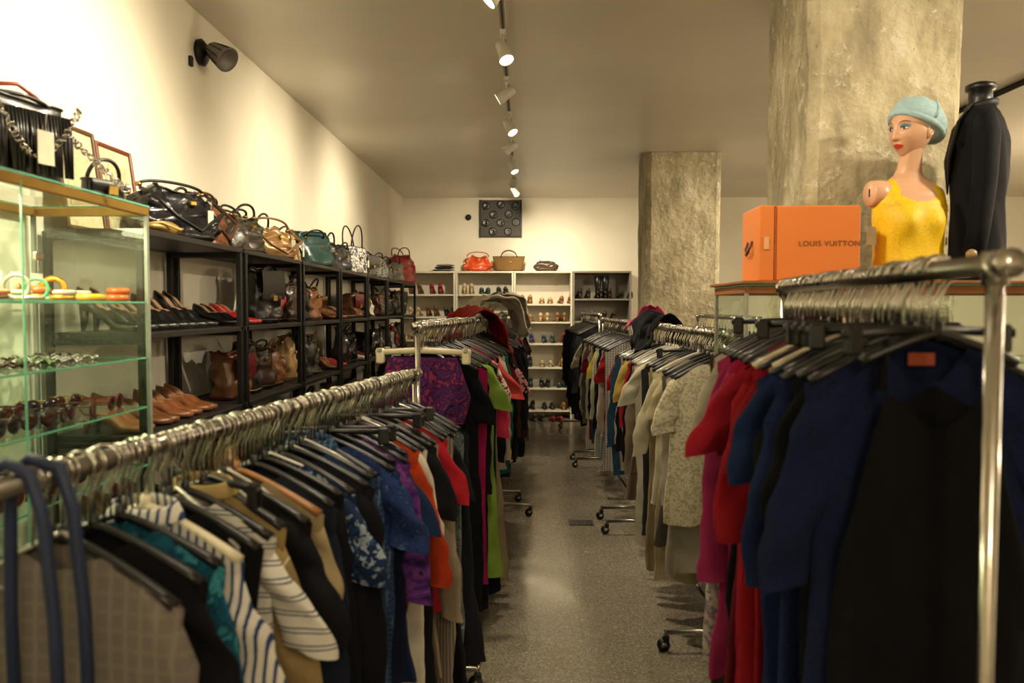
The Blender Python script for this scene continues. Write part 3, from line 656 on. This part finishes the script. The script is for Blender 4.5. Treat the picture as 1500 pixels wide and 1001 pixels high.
def suit():
    S=fabric('plain','#0c0d14',rough=.8); S2=solid('#12131a',.6); root=bpy.data.objects.new('suit_jacket_on_form',None); bpy.context.collection.objects.link(root); root.location=(1.765,3.1,CT); root.scale=(.95,.95,.97)
    K=[(0.04,.165,.105),(.15,.155,.10),(.3,.15,.095),(.42,.175,.105),(.55,.19,.105),(.62,.18,.085),(.655,.15,.07),(.68,.10,.06),(.695,.065,.055)]
    mb=MB(); rings=[]
    for i in range(41):
        z=.04+.655*i/40; hw,hd=catm(K,z)
        rings.append([(hw*math.cos(2*pi*j/48),hd*math.sin(2*pi*j/48)+.003*math.sin(j*1.1+z*18),z) for j in range(48)])
    mb.loft(rings,S,True,True)
    for s in(-1,1):
        mb.tube([(s*.155,0,.615),(s*.19,0,.55),(s*.205,-.005,.40),(s*.205,-.02,.22),(s*.2,-.04,.06)],[.05,.056,.052,.048,.045],S,18,sq=.85)
        mb.tube([(s*.06,-.04,.70),(s*.075,-.085,.63),(s*.05,-.112,.50),(s*.012,-.11,.36)],[.012,.026,.03,.006],S2,8,None,.3,(1,0,0))
        for k in range(1): mb.lathe([(.02,0),(.02,.006),(.003,.007)],solid('#a98a5a',.4),16,T(s*.245,-.05,.1+.035*k)@Matrix.Rotation(s*pi/2,4,'Y'))
    mb.tube([(.052*math.cos(a),.048*math.sin(a)+.005,.70+.012*math.sin(a)) for a in[2*pi*q/24 for q in range(24)]],.016,S2,8,closed=True)
    mb.lathe([(.05,.69),(.045,.72),(.043,.76),(.055,.765),(.056,.785),(.03,.795),(.004,.797)],BLK,26)
    for k in range(2): mb.lathe([(.016,0),(.016,.005),(.004,.006)],solid('#b99a60',.4),16,T(.0,-.108,.3-.13*k,0,1,pi/2))
    mb.lathe([(.1,0),(.1,.015),(.02,.02),(.015,.05)],BLKMETAL,24)
    mb.obj('jacket',parent=root,rz=math.radians(-112))
suit()
# ------------------------------------------------------------------ racks
def rack(p0,p1,z,r=.015,crossw=.25,mid=True):
    mb=MB(); a=Vector((*p0,0)); b_=Vector((*p1,0)); d=(b_-a).normalized(); n=Vector((-d.y,d.x,0)); up=Vector((0,0,z))
    mb.tube([a+up-d*.03,b_+up+d*.03],r,CHROMED,16)
    for p in(a,b_):
        mb.tube([p+Vector((0,0,.09)),p+up*.5,p+up],.012,CHROME,14); mb.tube([p+up*.5-Vector((0,0,.03)),p+up*.5+Vector((0,0,.03))],.016,CHROME,14)
        mb.tube([p+up-Vector((0,0,.03)),p+up+Vector((0,0,r+.002))],.018,CHROME,14)
        mb.tube([p+n*crossw+Vector((0,0,.085)),p-n*crossw+Vector((0,0,.085))],.011,CHROMED,10)
        for s in(-1,1):
            q=p+n*crossw*s
            mb.tube([q+Vector((0,0,.10)),q+Vector((0,0,.06))],.007,CHROMED,8)
            mb.box((q.x,q.y,.055),(.03,.02,.03),BLKMETAL,b=.004)
            ax=d*.009; cc=q+Vector((0,0,.029))+n*.01
            mb.tube([cc-ax,cc+ax],.028,BLK,18); mb.tube([cc-ax*1.3,cc+ax*1.3],.012,CHROMED,12)
    for s in(-1,1):
        e=a if s<0 else b_
        mb.tube([e+up+d*s*.03,e+up+d*s*.045],r*1.25,CHROME,14)
    mb.tube([a+Vector((0,0,.13)),b_+Vector((0,0,.13))],.009,CHROMED,10)
    return mb.obj('clothing_rack')
def hookpts(R_=.021,stem=-.10):
    pts=[(0,0,stem),(0,0,-.05),(.008,0,-.036)]
    for k in range(11):
        a=math.radians(-45+k*24); pts.append((R_*math.cos(a),0,R_*math.sin(a)))
    return pts
def hangerpart(mb,hm,kind='coat',hw=.205,M=None,thick=.008):
    mb.tube(hookpts(),.0022,CHROME,6,M)
    if kind=='coat':
        pts=[];rs=[]
        for k in range(-8,9):
            x=hw*.95*k/8; pts.append((x,0,-.103-.098*(abs(x)/.21)**1.25)); rs.append(thick*(.8+.4*abs(k)/8))
        mb.tube(pts,rs,hm,8,M,1.3)
        mb.tube([(0,0,-.115),(0,0,-.085)],.009,hm,8,M)
    elif kind=='thin':
        mb.tube([(-hw,0,-.19),(-hw*.5,0,-.135),(0,0,-.095),(hw*.5,0,-.135),(hw,0,-.19)],.0045,hm,6,M); mb.tube([(-hw,0,-.19),(hw,0,-.195)],.0035,hm,6,M)
    elif kind=='clipbar':
        mb.tube([(-.17,0,-.105),(0,0,-.098),(.17,0,-.105)],.008,hm,8,M,.7)
        for s in(-1,1): mb.box((s*.15,0,-.115),(.03,.02,.05),hm,M,.006)
    else:
        mb.tube([(-hw,0,-.115),(0,0,-.105),(hw,0,-.115)],[.011,.014,.011],hm,8,M,.7)
        for s in(-1,1): mb.box((s*(hw-.02),0,-.13),(.035,.024,.065),hm,M,.008); mb.box((s*(hw-.02),0,-.105),(.02,.03,.02),CHROME,M,.003)
def garment(name,x,y,z,rz,mat,hm=BLK,hw=.21,length=.75,sleeve=None,flare=0,kind='top',neck=.05,seed=None,collar=False,straps=False,hk=None,out=None,label=None,ptag=None):
    seed=R.random()*100 if seed is None else seed
    mb=MB(); n=56; nr=26
    k1=R.choice([2,3,4]); ph=R.random()*6; ph2=R.random()*6; A=R.uniform(.006,.012)
    nw=.065 if not straps else .10
    skew=R.uniform(-.03,.03)
    def sh(ax):
        return -.100-.098*(max(0,ax)/.21)**1.25
    rings=[]
    for i in range(nr+1):
        t=i/nr; ring=[]
        if kind=='top':
            W=hw*(1-.10*math.sin(min(1,t*2.2)*pi/2))+flare*t
            if straps: W=hw*(.62+.38*min(1,t*2.5))+flare*t
        else: W=(.15+ (hw-.15)*min(1,t*1.6)) +flare*t
        D=.011+.018*t**.6
        for j in range(n):
            a=2*pi*j/n; ca,sa=math.cos(a),math.sin(a)
            x_=W*math.copysign(abs(ca)**.9,ca); y_=D*math.copysign(abs(sa)**.6,sa)
            if kind=='top':
                top=sh(abs(x_))
                if abs(x_)<nw: top-= (neck if sa<0 else .012)*(1-(x_/nw)**2)+.004
                if straps: top=-.19-(.05*(1-min(1,abs(abs(x_)-.085)/.085)) if sa>0 else .07*math.exp(-(x_/.06)**2))
            else: top=-.135
            tt=t**1.1
            zz=top+( -length-.09-top)*tt
            fw=.15+.85*min(1,t*1.3)
            xr=x_/hw
            y_+=A*fw*math.sin(k1*pi*xr+ph+1.5*t)+.45*A*fw*math.sin(11*xr+ph2-2*t)
            nv=noise.noise_vector(Vector((x_*11+seed,sa*.8,zz*5+seed)))+.5*noise.noise_vector(Vector((x_*26+seed,sa,zz*16)))
            y_+=nv.y*.015*fw; x_+=nv.x*.012*fw+.012*t*math.sin(ph2+5*t)+skew*t*t; 
            if t>.85: zz+=.010*math.sin(3*xr*2+ph)+nv.z*.01
            ring.append((x_,y_,zz))
        rings.append(ring)
    mb.loft(rings,mat,False,False)
    if straps:
        for s in(-1,1): mb.tube([(s*.085,-.012,-.20),(s*.082,-.006,-.15),(s*.08,0,-.118),(s*.082,.008,-.15),(s*.085,.012,-.2)],.006,mat,6)
    if sleeve and kind=='top':
        SL={'short':.20,'mid':.36,'long':.56}[sleeve]*R.uniform(.9,1.08); o_=out if out is not None else {'short':.07,'mid':.06,'long':.045}[sleeve]
        for s in(-1,1):
            oo=o_*R.uniform(.6,1.2); sw=R.uniform(-.02,.01); m_=14; ring2=[]
            for i in range(m_+1):
                t=i/m_; cxs=s*(hw-.048+oo*math.sin(t*pi/2)); cz=-.225-SL*t; hx=(.060-.022*t if SL>.3 else .062-.004*t); hy=.018+.006*math.sin(t*9+ph); rg=[]
                tilt=.55*(1-t*.6)
                if i==0: hx*=.6; hy*=.5; cz+=.035
                for j in range(18):
                    a=2*pi*j/18; u=hx*math.cos(a); px,py,pz=cxs+u,hy*math.sin(a)+sw*t,cz-s*u*tilt
                    nv=noise.noise_vector(Vector((px*16+seed,py*10+s,pz*16)))
                    rg.append((px+nv.x*.016,py+nv.y*.014,pz+nv.z*.006))
                ring2.append(rg)
            mb.loft(ring2,mat,True,False)
    if collar:
        rg=[]
        for q,(rr,zz) in enumerate([(.072,-.118),(.066,-.098),(.060,-.085),(.070,-.088),(.082,-.112)]):
            rg.append([(rr*math.cos(2*pi*j/24),rr*.38*math.sin(2*pi*j/24)-.002,zz-.02*(1-math.sin(2*pi*j/24))*.5) for j in range(24)])
        mb.loft(rg,mat)
        for k in range(5): mb.ell((0,-.030,-.2-.09*k),(.005,.003,.005),CREAM,n=8,m=5)
    if label: mb.box((0,.004,-.150),(.045,.003,.022),solid(label,.6),b=.001)
    if ptag: tag(mb,T(hw*.8,-.035,-.33,.1,ptag,0,.5),1,'#b89a68')
    o=mb.obj(name,(x,y,z),rz)
    hb=MB(); hangerpart(hb,hm,hk or ('coat' if kind=='top' else 'clip'),min(hw,.215)); hb.obj('hanger',parent=o)
    return o
def railpos(p0,p1,t):
    return p0[0]+(p1[0]-p0[0])*t,p0[1]+(p1[1]-p0[1])*t
def railang(p0,p1):
    d=Vector((p1[0]-p0[0],p1[1]-p0[1])).normalized(); return math.atan2(d.y,d.x)-pi/2
def fill(p0,p1,z,items,jit=.09):
    n=len(items); ang=railang(p0,p1); ln=(Vector(p1)-Vector(p0)).length
    for i,it in enumerate(items):
        t=(.05+(ln-.1)*(i+.5)/n)/ln
        x,y=railpos(p0,p1,t); it=dict(it); nm=it.pop('n'); m=it.pop('m')
        if 'hw' not in it: it['hw']=R.uniform(.19,.225)
        garment(nm,x+R.uniform(-.006,.006),y,z,ang+R.uniform(-jit,jit),m,**it)
def hookrow(p0,p1,z,n,hm,rk=None,thin=.1,clip=0):
    mb=MB(); ang=railang(p0,p1)
    for i in range(n):
        t=(i+R.uniform(.2,.8))/n; x,y=railpos(p0,p1,t)
        M=T(x,y,z,ang+R.uniform(-.45,.45)); k=R.random()
        if k<thin: hangerpart(mb,CLEARH,'thin',.17,M)
        elif k<thin+clip: hangerpart(mb,hm,'clipbar',.17,M)
        else: mb.tube(hookpts(R.uniform(.019,.026)),.0024,CHROME,6,M)
    mb.obj('empty_hangers',parent=rk)
F=fabric
P_=lambda c,**k:F('plain',c,**k)
a0,a1,az=(-.765,1.0),(-.425,3.05),1.24
rk=rack(a0,a1,az,.0165)
L1=[dict(n='plaid_blazer',m=F('plaid','#6f6962','#7c756c',scale=1.6),length=.7,sleeve='long',hm=BLK),
dict(n='black_top',m=P_('#121116'),length=.7,sleeve='short'),
dict(n='patterned_blouse',m=F('tiedye','#0b2a3f','#1b5f78','#10384f','#3f93a0','#0d2030',scale=2.6),length=.75,sleeve='mid'),
dict(n='striped_shirt',m=F('stripe','#cfcbbf','#2b3d66',scale=2.0),length=.75,sleeve='short',hm=CREAM,collar=True),
dict(n='black_blouse',m=P_('#111014'),length=.75),
dict(n='striped_shirt',m=F('hstripe','#d2cfc2','#27345c','#d2cfc2',scale=1.1),length=.7,sleeve='short',out=.11),
dict(n='khaki_shirt',m=P_('#9c8556'),length=.7,sleeve='mid',collar=True,out=.1,ptag=1.6),
dict(n='dark_top',m=P_('#16151a'),length=.72,sleeve='short'),
dict(n='sand_jacket',m=P_('#a5926c'),length=.72,sleeve='short',hm=WOODH),
dict(n='navy_jacket',m=P_('#1c2030'),length=.8,sleeve='long'),
dict(n='black_shirt',m=P_('#0e0e12'),length=.8,sleeve='long'),
dict(n='floral_blouse',m=F('floral','#121c34','#254a74','#16223c','#8a98a4','#1a2b4a',scale=1.5),length=.75,sleeve='short'),
dict(n='dark_shirt',m=P_('#131219'),length=.8,sleeve='long'),
dict(n='denim_shirt',m=P_('#243650'),length=.8,sleeve='long'),
dict(n='checked_shirt',m=F('plaid','#1a2a44','#3f586c',scale=3),length=.8,sleeve='long',collar=True),
dict(n='patterned_shirt',m=F('tiedye','#101a3a','#22386a','#1b2448','#4a6890',scale=4),length=.8,sleeve='short'),
dict(n='navy_shirt',m=P_('#12182e'),length=.85,sleeve='long'),
dict(n='purple_blouse',m=F('tiedye','#241038','#452060','#6c3878','#1e0c30',scale=1.8),length=.8,sleeve='mid',out=.10),
dict(n='blue_blouse',m=P_('#1a2c4c'),length=.8,sleeve='short'),
dict(n='orange_sweater',m=P_('#a83614'),length=.6,sleeve='mid',out=.10),
dict(n='white_blouse',m=P_('#bfb7a4'),length=.9,sleeve='mid',out=.10),
dict(n='black_dress',m=P_('#100f13'),length=1.0,sleeve='short'),
dict(n='beige_cardigan',m=P_('#857560'),length=.9,sleeve='long',out=.08),
dict(n='red_blouse',m=P_('#941420'),length=.7,sleeve='short'),
dict(n='striped_dress',m=F('stripe','#746b5c','#4a4038',scale=3),length=1.0,hw=.23,flare=.04),
dict(n='black_dress',m=P_('#0d0d11'),length=1.05,hw=.22,sleeve='short',flare=.04),
dict(n='patterned_dress',m=F('tiedye','#23202a','#4a5a54','#3b3a3a','#8a8478',scale=4),length=1.05,hw=.23,flare=.05),
dict(n='black_dress',m=P_('#121016'),length=1.0,hw=.24,flare=.06),]
fill((a0[0]+(a1[0]-a0[0])*.07,1.14),a1,az,L1)
hookrow((-.74,1.15),(-.44,2.95),az,96,BLK,rk,.12,.08)
mb=MB(); bl=solid('#1c2c4e',.55,0,.2)
for k,(dy,dx) in enumerate([(-.012,0),(.03,.02)]):
    mb.tube([(-.045+dx,dy,-.5),(-.05+dx,dy,-.2),(-.046+dx,dy,-.03),(-.03+dx,dy,.018),(-.002+dx*.3,dy,.033),(.03+dx,dy,.018),(.048+dx,dy,-.04),(.062+dx,dy,-.2),(.07+dx,dy,-.5)],.0095,bl,10)
bag(mb,T(.01,.01,-.86),.34,.38,.10,lm('#22304f'),bl,.0,'tote',0)
mb.obj('blue_tote_bag',(-.747,1.13,az),.0)
b0,b1,bz=(-.44,3.25),(-.20,5.6),1.42
rk=rack(b0,b1,bz)
B=[dict(n='patterned_skirt',m=F('tiedye','#150a1e','#52245c','#241438','#8e3054','#120a1c',scale=2.6),kind='skirt',length=.33,hw=.21,hm=CREAM),
dict(n='black_skirt',m=P_('#0f0e12'),kind='skirt',length=.9,hw=.2,hm=BLK),
dict(n='black_dress',m=P_('#0d0d10'),length=1.2,sleeve='short',hw=.22,flare=.03),
dict(n='magenta_dress',m=P_('#96164e'),length=1.1,hw=.24,flare=.05),
dict(n='black_coat',m=P_('#131216'),length=1.25,sleeve='long',hw=.23,flare=.03),
dict(n='green_dress',m=P_('#7f9e40'),length=1.15,hw=.24,flare=.05,sleeve='short'),
dict(n='black_dress',m=P_('#0e0e12'),length=1.25,hw=.25,flare=.05),
dict(n='beige_dress',m=P_('#8a7b62'),length=1.2,hw=.24,flare=.06),
dict(n='pink_floral_dress',m=F('floral','#a2305a','#c07080','#5a1a3a','#d0b8ac',scale=1.4),length=.9,hw=.24,sleeve='short'),
dict(n='hot_pink_blouse',m=P_('#d43a62'),length=.7,sleeve='mid',out=.1),
dict(n='black_cardigan',m=P_('#100f15'),length=.8,sleeve='long'),
dict(n='grey_blouse',m=P_('#77736c'),length=.8,sleeve='short'),
dict(n='coral_blouse',m=P_('#c84a46'),length=.75,sleeve='short',out=.12),
dict(n='white_shirt',m=P_('#bfb9aa'),length=.75,sleeve='long'),
dict(n='teal_blouse',m=P_('#1d5a52'),length=.8,sleeve='long'),
dict(n='maroon_blouse',m=P_('#5c1420'),length=.85,sleeve='short'),
dict(n='black_jacket',m=P_('#0e0e11'),length=.8,sleeve='long'),
dict(n='pink_floral_blouse',m=F('floral','#b03a5a','#1a1420','#d89aa0',scale=1.4),length=.8,sleeve='short',out=.12),
dict(n='navy_jacket',m=P_('#181c30'),length=.9,sleeve='long'),
dict(n='brown_jacket',m=P_('#4a3020'),length=.8,sleeve='long'),
dict(n='black_jacket',m=P_('#141416'),length=.9,sleeve='long')]+[dict(n='black_jacket',m=P_(c),length=.85,sleeve='long') for c in('#101014','#1c1a20','#2a2228','#121418','#341820')]
fill(b0,b1,bz,B); hookrow(b0,(b0[0]+.1,b0[1]+1),bz,22,BLK,rk,.1)
c0,c1,cz=(-.28,6.0),(-.20,9.2),1.42
rack(c0,c1,cz)
DK=['#101014','#1c1a20','#2a1c20','#101216','#22304a','#3a1a1c','#0f0f13','#5a5248','#1a2a24','#9a1c2a','#c9c0aa','#121214','#b03a50','#16161c','#2c2c34']
fill(c0,c1,cz,[dict(n=R.choice(['jacket','coat','blouse','shirt']),m=P_(R.choice(DK)),length=R.uniform(.7,1.0),sleeve=R.choice(['long','long','short']),hw=.215) for _ in range(34)])
def drape(name,x,y,z,w,l,mat,rz,seed,hwid=.15):
    mb=MB(); nu,nv=34,30; vs=[];fs=[]
    for i in range(nu+1):
        for j in range(nv+1):
            u=(i/nu-.5)*w; v=(j/nv-.5)*2
            q=abs(v); xx=math.copysign(min(q,.45)/.45*hwid+max(0,q-.45)*.09,v); zz=.045-.06*min(1,q/.45)**2-max(0,q-.45)*l
            nv_=noise.noise_vector(Vector((u*9+seed,v*2.6,seed)))+.6*noise.noise_vector(Vector((u*24+seed,v*7,seed)))
            vs.append((xx+nv_.x*.03+.015*math.sin(u*22+seed+v)*q,u+nv_.y*.03+.04*q*math.sin(seed+v*2),zz+nv_.z*.04+.014*math.sin(u*19+seed)-.03*q*math.cos(u*9+seed)))
    fs=[[i*(nv+1)+j,(i+1)*(nv+1)+j,(i+1)*(nv+1)+j+1,i*(nv+1)+j+1] for i in range(nu) for j in range(nv)]
    mb.add(vs,fs,mat)
    o=mb.obj(name,(x,y,z),rz); s=o.modifiers.new('thick','SOLIDIFY'); s.thickness=.006; return o
drape('red_shawl',-.30,5.0,1.44,.5,.35,P_('#8e1a12'),.3,2,.12)
drape('white_jacket',-.24,6.1,1.53,.6,.4,P_('#b4ac9a'),.2,7,.16)
drape('grey_jacket',-.2,7.0,1.56,.6,.4,F('tiedye','#8a8474','#b9b2a0','#5c574c',scale=4),.1,13,.18)
drape('beige_jacket',-.2,8.1,1.49,.5,.3,P_('#8c8068'),.0,23)
d0,d1,dz=(.665,1.12),(.80,2.42),1.56
rk=rack(d0,d1,dz,.0165)
RR=[dict(n='black_tank_top',m=P_('#0a0a0e'),length=.95,straps=True,hw=.125,flare=.05,hk='coat'),
dict(n='navy_sweater',m=F('tiedye','#090e20','#121d40','#0b1228','#18284e',scale=9),length=1.0,sleeve='mid',hw=.20,neck=.09,out=.08,label='#a5451c'),
dict(n='black_sweater',m=P_('#0b0b11'),length=.95,sleeve='short',neck=.09,hw=.20,out=.05),
dict(n='navy_sweater',m=F('tiedye','#0a1128','#14244e','#0d1630','#1b3060',scale=9),length=1.0,sleeve='mid',hw=.22,neck=.08,out=.08),
dict(n='black_jacket',m=P_('#0c0c10'),length=1.0,sleeve='short',hm=BLK,hw=.2),
dict(n='navy_cardigan',m=F('tiedye','#0e1a3a','#14264c','#101c38',scale=9),length=1.0,sleeve='short',hw=.235,out=.06),
dict(n='cream_blouse',m=P_('#b9ad92'),length=.6,sleeve=None,hm=CREAM,hw=.2),
dict(n='red_dress',m=P_('#860f1c'),length=1.25,sleeve='short',flare=.04,hw=.22),
dict(n='red_knit_dress',m=F('stripe','#96141f','#6a0d18',scale=6),length=1.3,sleeve='mid',flare=.05,hm=CREAM,hw=.225,out=.08),
dict(n='black_top',m=P_('#0f0d11'),length=.9,sleeve=None),
dict(n='crimson_blouse',m=P_('#961328'),length=1.0,sleeve='short',out=.12,hw=.23),
dict(n='red_dress',m=P_('#600d18'),length=1.2,sleeve='short',flare=.04),
dict(n='pink_dress',m=P_('#ae2658'),length=1.1,sleeve='short',out=.1,hw=.235),
dict(n='black_top',m=P_('#100e12'),length=.9,sleeve='short'),
dict(n='magenta_cardigan',m=P_('#a02c5c'),length=1.0,sleeve='long',hw=.235,out=.08),
dict(n='floral_dress',m=F('floral','#a9a090','#6a7a8a','#907080','#b0a898',scale=1.8),length=1.0,hw=.24,flare=.04),
dict(n='white_blouse',m=P_('#b4ad9c'),length=.8,hw=.23,sleeve='short'),
dict(n='brown_dress',m=P_('#4a3828'),length=1.25,hw=.24,flare=.03)]
fill((d0[0]+.012,1.22),d1,dz,RR,.06); hookrow((.68,1.3),(.79,2.4),dz,60,BLK,rk,0,.12)
e0,e1,ez=(.87,3.38),(.80,5.15),1.38
rk=rack(e0,e1,ez)
E=[('cream_lace_blouse',F('floral','#b0a690','#a0957a','#beb6a2',scale=2.4),.75,'short'),('white_blouse',P_('#a8a294'),1.0,'long'),('grey_coat',P_('#5a564f'),.9,None),('cream_dress',P_('#b0a484'),1.1,'short'),('ivory_blouse',P_('#beb59c'),.75,'mid'),('beige_dress',P_('#928566'),1.1,None),('cream_skirt_dress',P_('#b6ac92'),1.15,None),('dark_grey_dress',P_('#2a282a'),1.0,None),('green_dress',P_('#5f8a2e'),.95,None),('white_dress',P_('#b6af9e'),1.1,'short'),('taupe_cardigan',P_('#7a6c5a'),.85,'long'),('black_jacket',P_('#0f0f11'),.7,'long'),('red_blouse',P_('#a01a22'),.7,'mid'),('light_blue_shirt',P_('#7f9ca8'),.8,'long'),('yellow_blouse',P_('#b8a04c'),.7,'short'),('black_cardigan',P_('#101014'),.7,'long'),('white_shirt',P_('#b6b0a2'),.8,'long'),('blue_shirt',P_('#30506c'),.85,'long'),('crimson_top',P_('#90121e'),.7,'short')]
fill(e0,e1,ez,[dict(n=a,m=b_,length=c,sleeve=d,hw=R.uniform(.2,.235),flare=.03,out=.09 if d=='mid' else None,hm=R.choice([BLK,BLK,CLEARH])) for a,b_,c,d in E]); hookrow(e0,e1,ez,40,BLK,rk,.05,.1)
f0,f1,fz=(.80,5.5),(.74,7.3),1.38
rk=rack(f0,f1,fz)
Fc=[('checked_skirt_dress',F('plaid','#a9a494','#5a6a78',scale=2.4),.95,None),('red_blouse',P_('#8f1a1c'),.75,'short'),('white_blouse',P_('#bfb8a6'),.75,'long'),('black_jacket',P_('#101014'),.6,'long'),('light_blue_dress',P_('#8aa0aa'),.95,None),('plaid_shirt',F('plaid','#b9b4a0','#7a8a70',scale=2.4),.95,'long'),('yellow_top',P_('#b8a240'),.6,'short'),('black_jacket',P_('#0f0f12'),.6,'long'),('denim_skirt_dress',P_('#30445a'),.9,None),('cream_jumper',P_('#b8ae92'),.7,'long'),('maroon_dress',P_('#6b141e'),.9,'short'),('white_lace_dress',P_('#c8c2b4'),1.0,None),('grey_shirt',P_('#67645e'),.8,'long'),('beige_jacket',P_('#938768'),.8,'long'),('off_white_top',P_('#bfb8a4'),.7,'long'),('navy_jacket',P_('#1a2036'),.8,'long'),('dark_jacket',P_('#121216'),.8,'long'),('cream_blouse',P_('#b9b098'),.8,'short')]
fill(f0,f1,fz,[dict(n=a,m=b_,length=c,sleeve=d,hw=.22,flare=.02) for a,b_,c,d in Fc]); hookrow(f0,f1,fz,16,BLK,rk)
g0,g1,gz=(.74,7.65),(.72,9.7),1.42
rack(g0,g1,gz)
fill(g0,g1,gz,[dict(n=R.choice(['jacket','coat','suit']),m=P_(R.choice(['#101014','#1a1c24','#121214','#20242c','#2a2a30','#182028'])),length=R.uniform(.85,1.05),sleeve='long',hw=.22) for _ in range(22)])
drape('black_jacket',.83,4.85,1.405,.32,.25,P_('#101116'),.2,31,.1)
drape('pink_scarf',.80,5.05,1.44,.10,.16,P_('#d0507a'),.3,41,.08)
h0,h1,hz=(1.55,5.2),(1.55,7.0),1.42
rack(h0,h1,hz)
fill(h0,h1,hz,[dict(n=R.choice(['jacket','blouse','shirt']),m=P_(R.choice(['#c9c2b0','#8c8678','#2a2a30','#b5ae9c','#55606a','#d5cfbf'])),length=R.uniform(.7,.9),sleeve='long') for _ in range(18)])
# ------------------------------------------------------------------ camera
cam=bpy.data.cameras.new('camera'); cam.lens=27.6; cam.sensor_width=36; cam.clip_start=.05
co=bpy.data.objects.new('camera',cam); bpy.context.collection.objects.link(co); co.location=(0,0,1.5)
co.rotation_euler=(pi/2-math.atan(50.5/1150),0,math.atan(17/1150))
cam.dof.use_dof=True; cam.dof.focus_distance=5.5; cam.dof.aperture_fstop=3.0
bpy.context.scene.camera=co
try: bpy.context.scene.view_settings.view_transform='Standard'
except Exception: pass
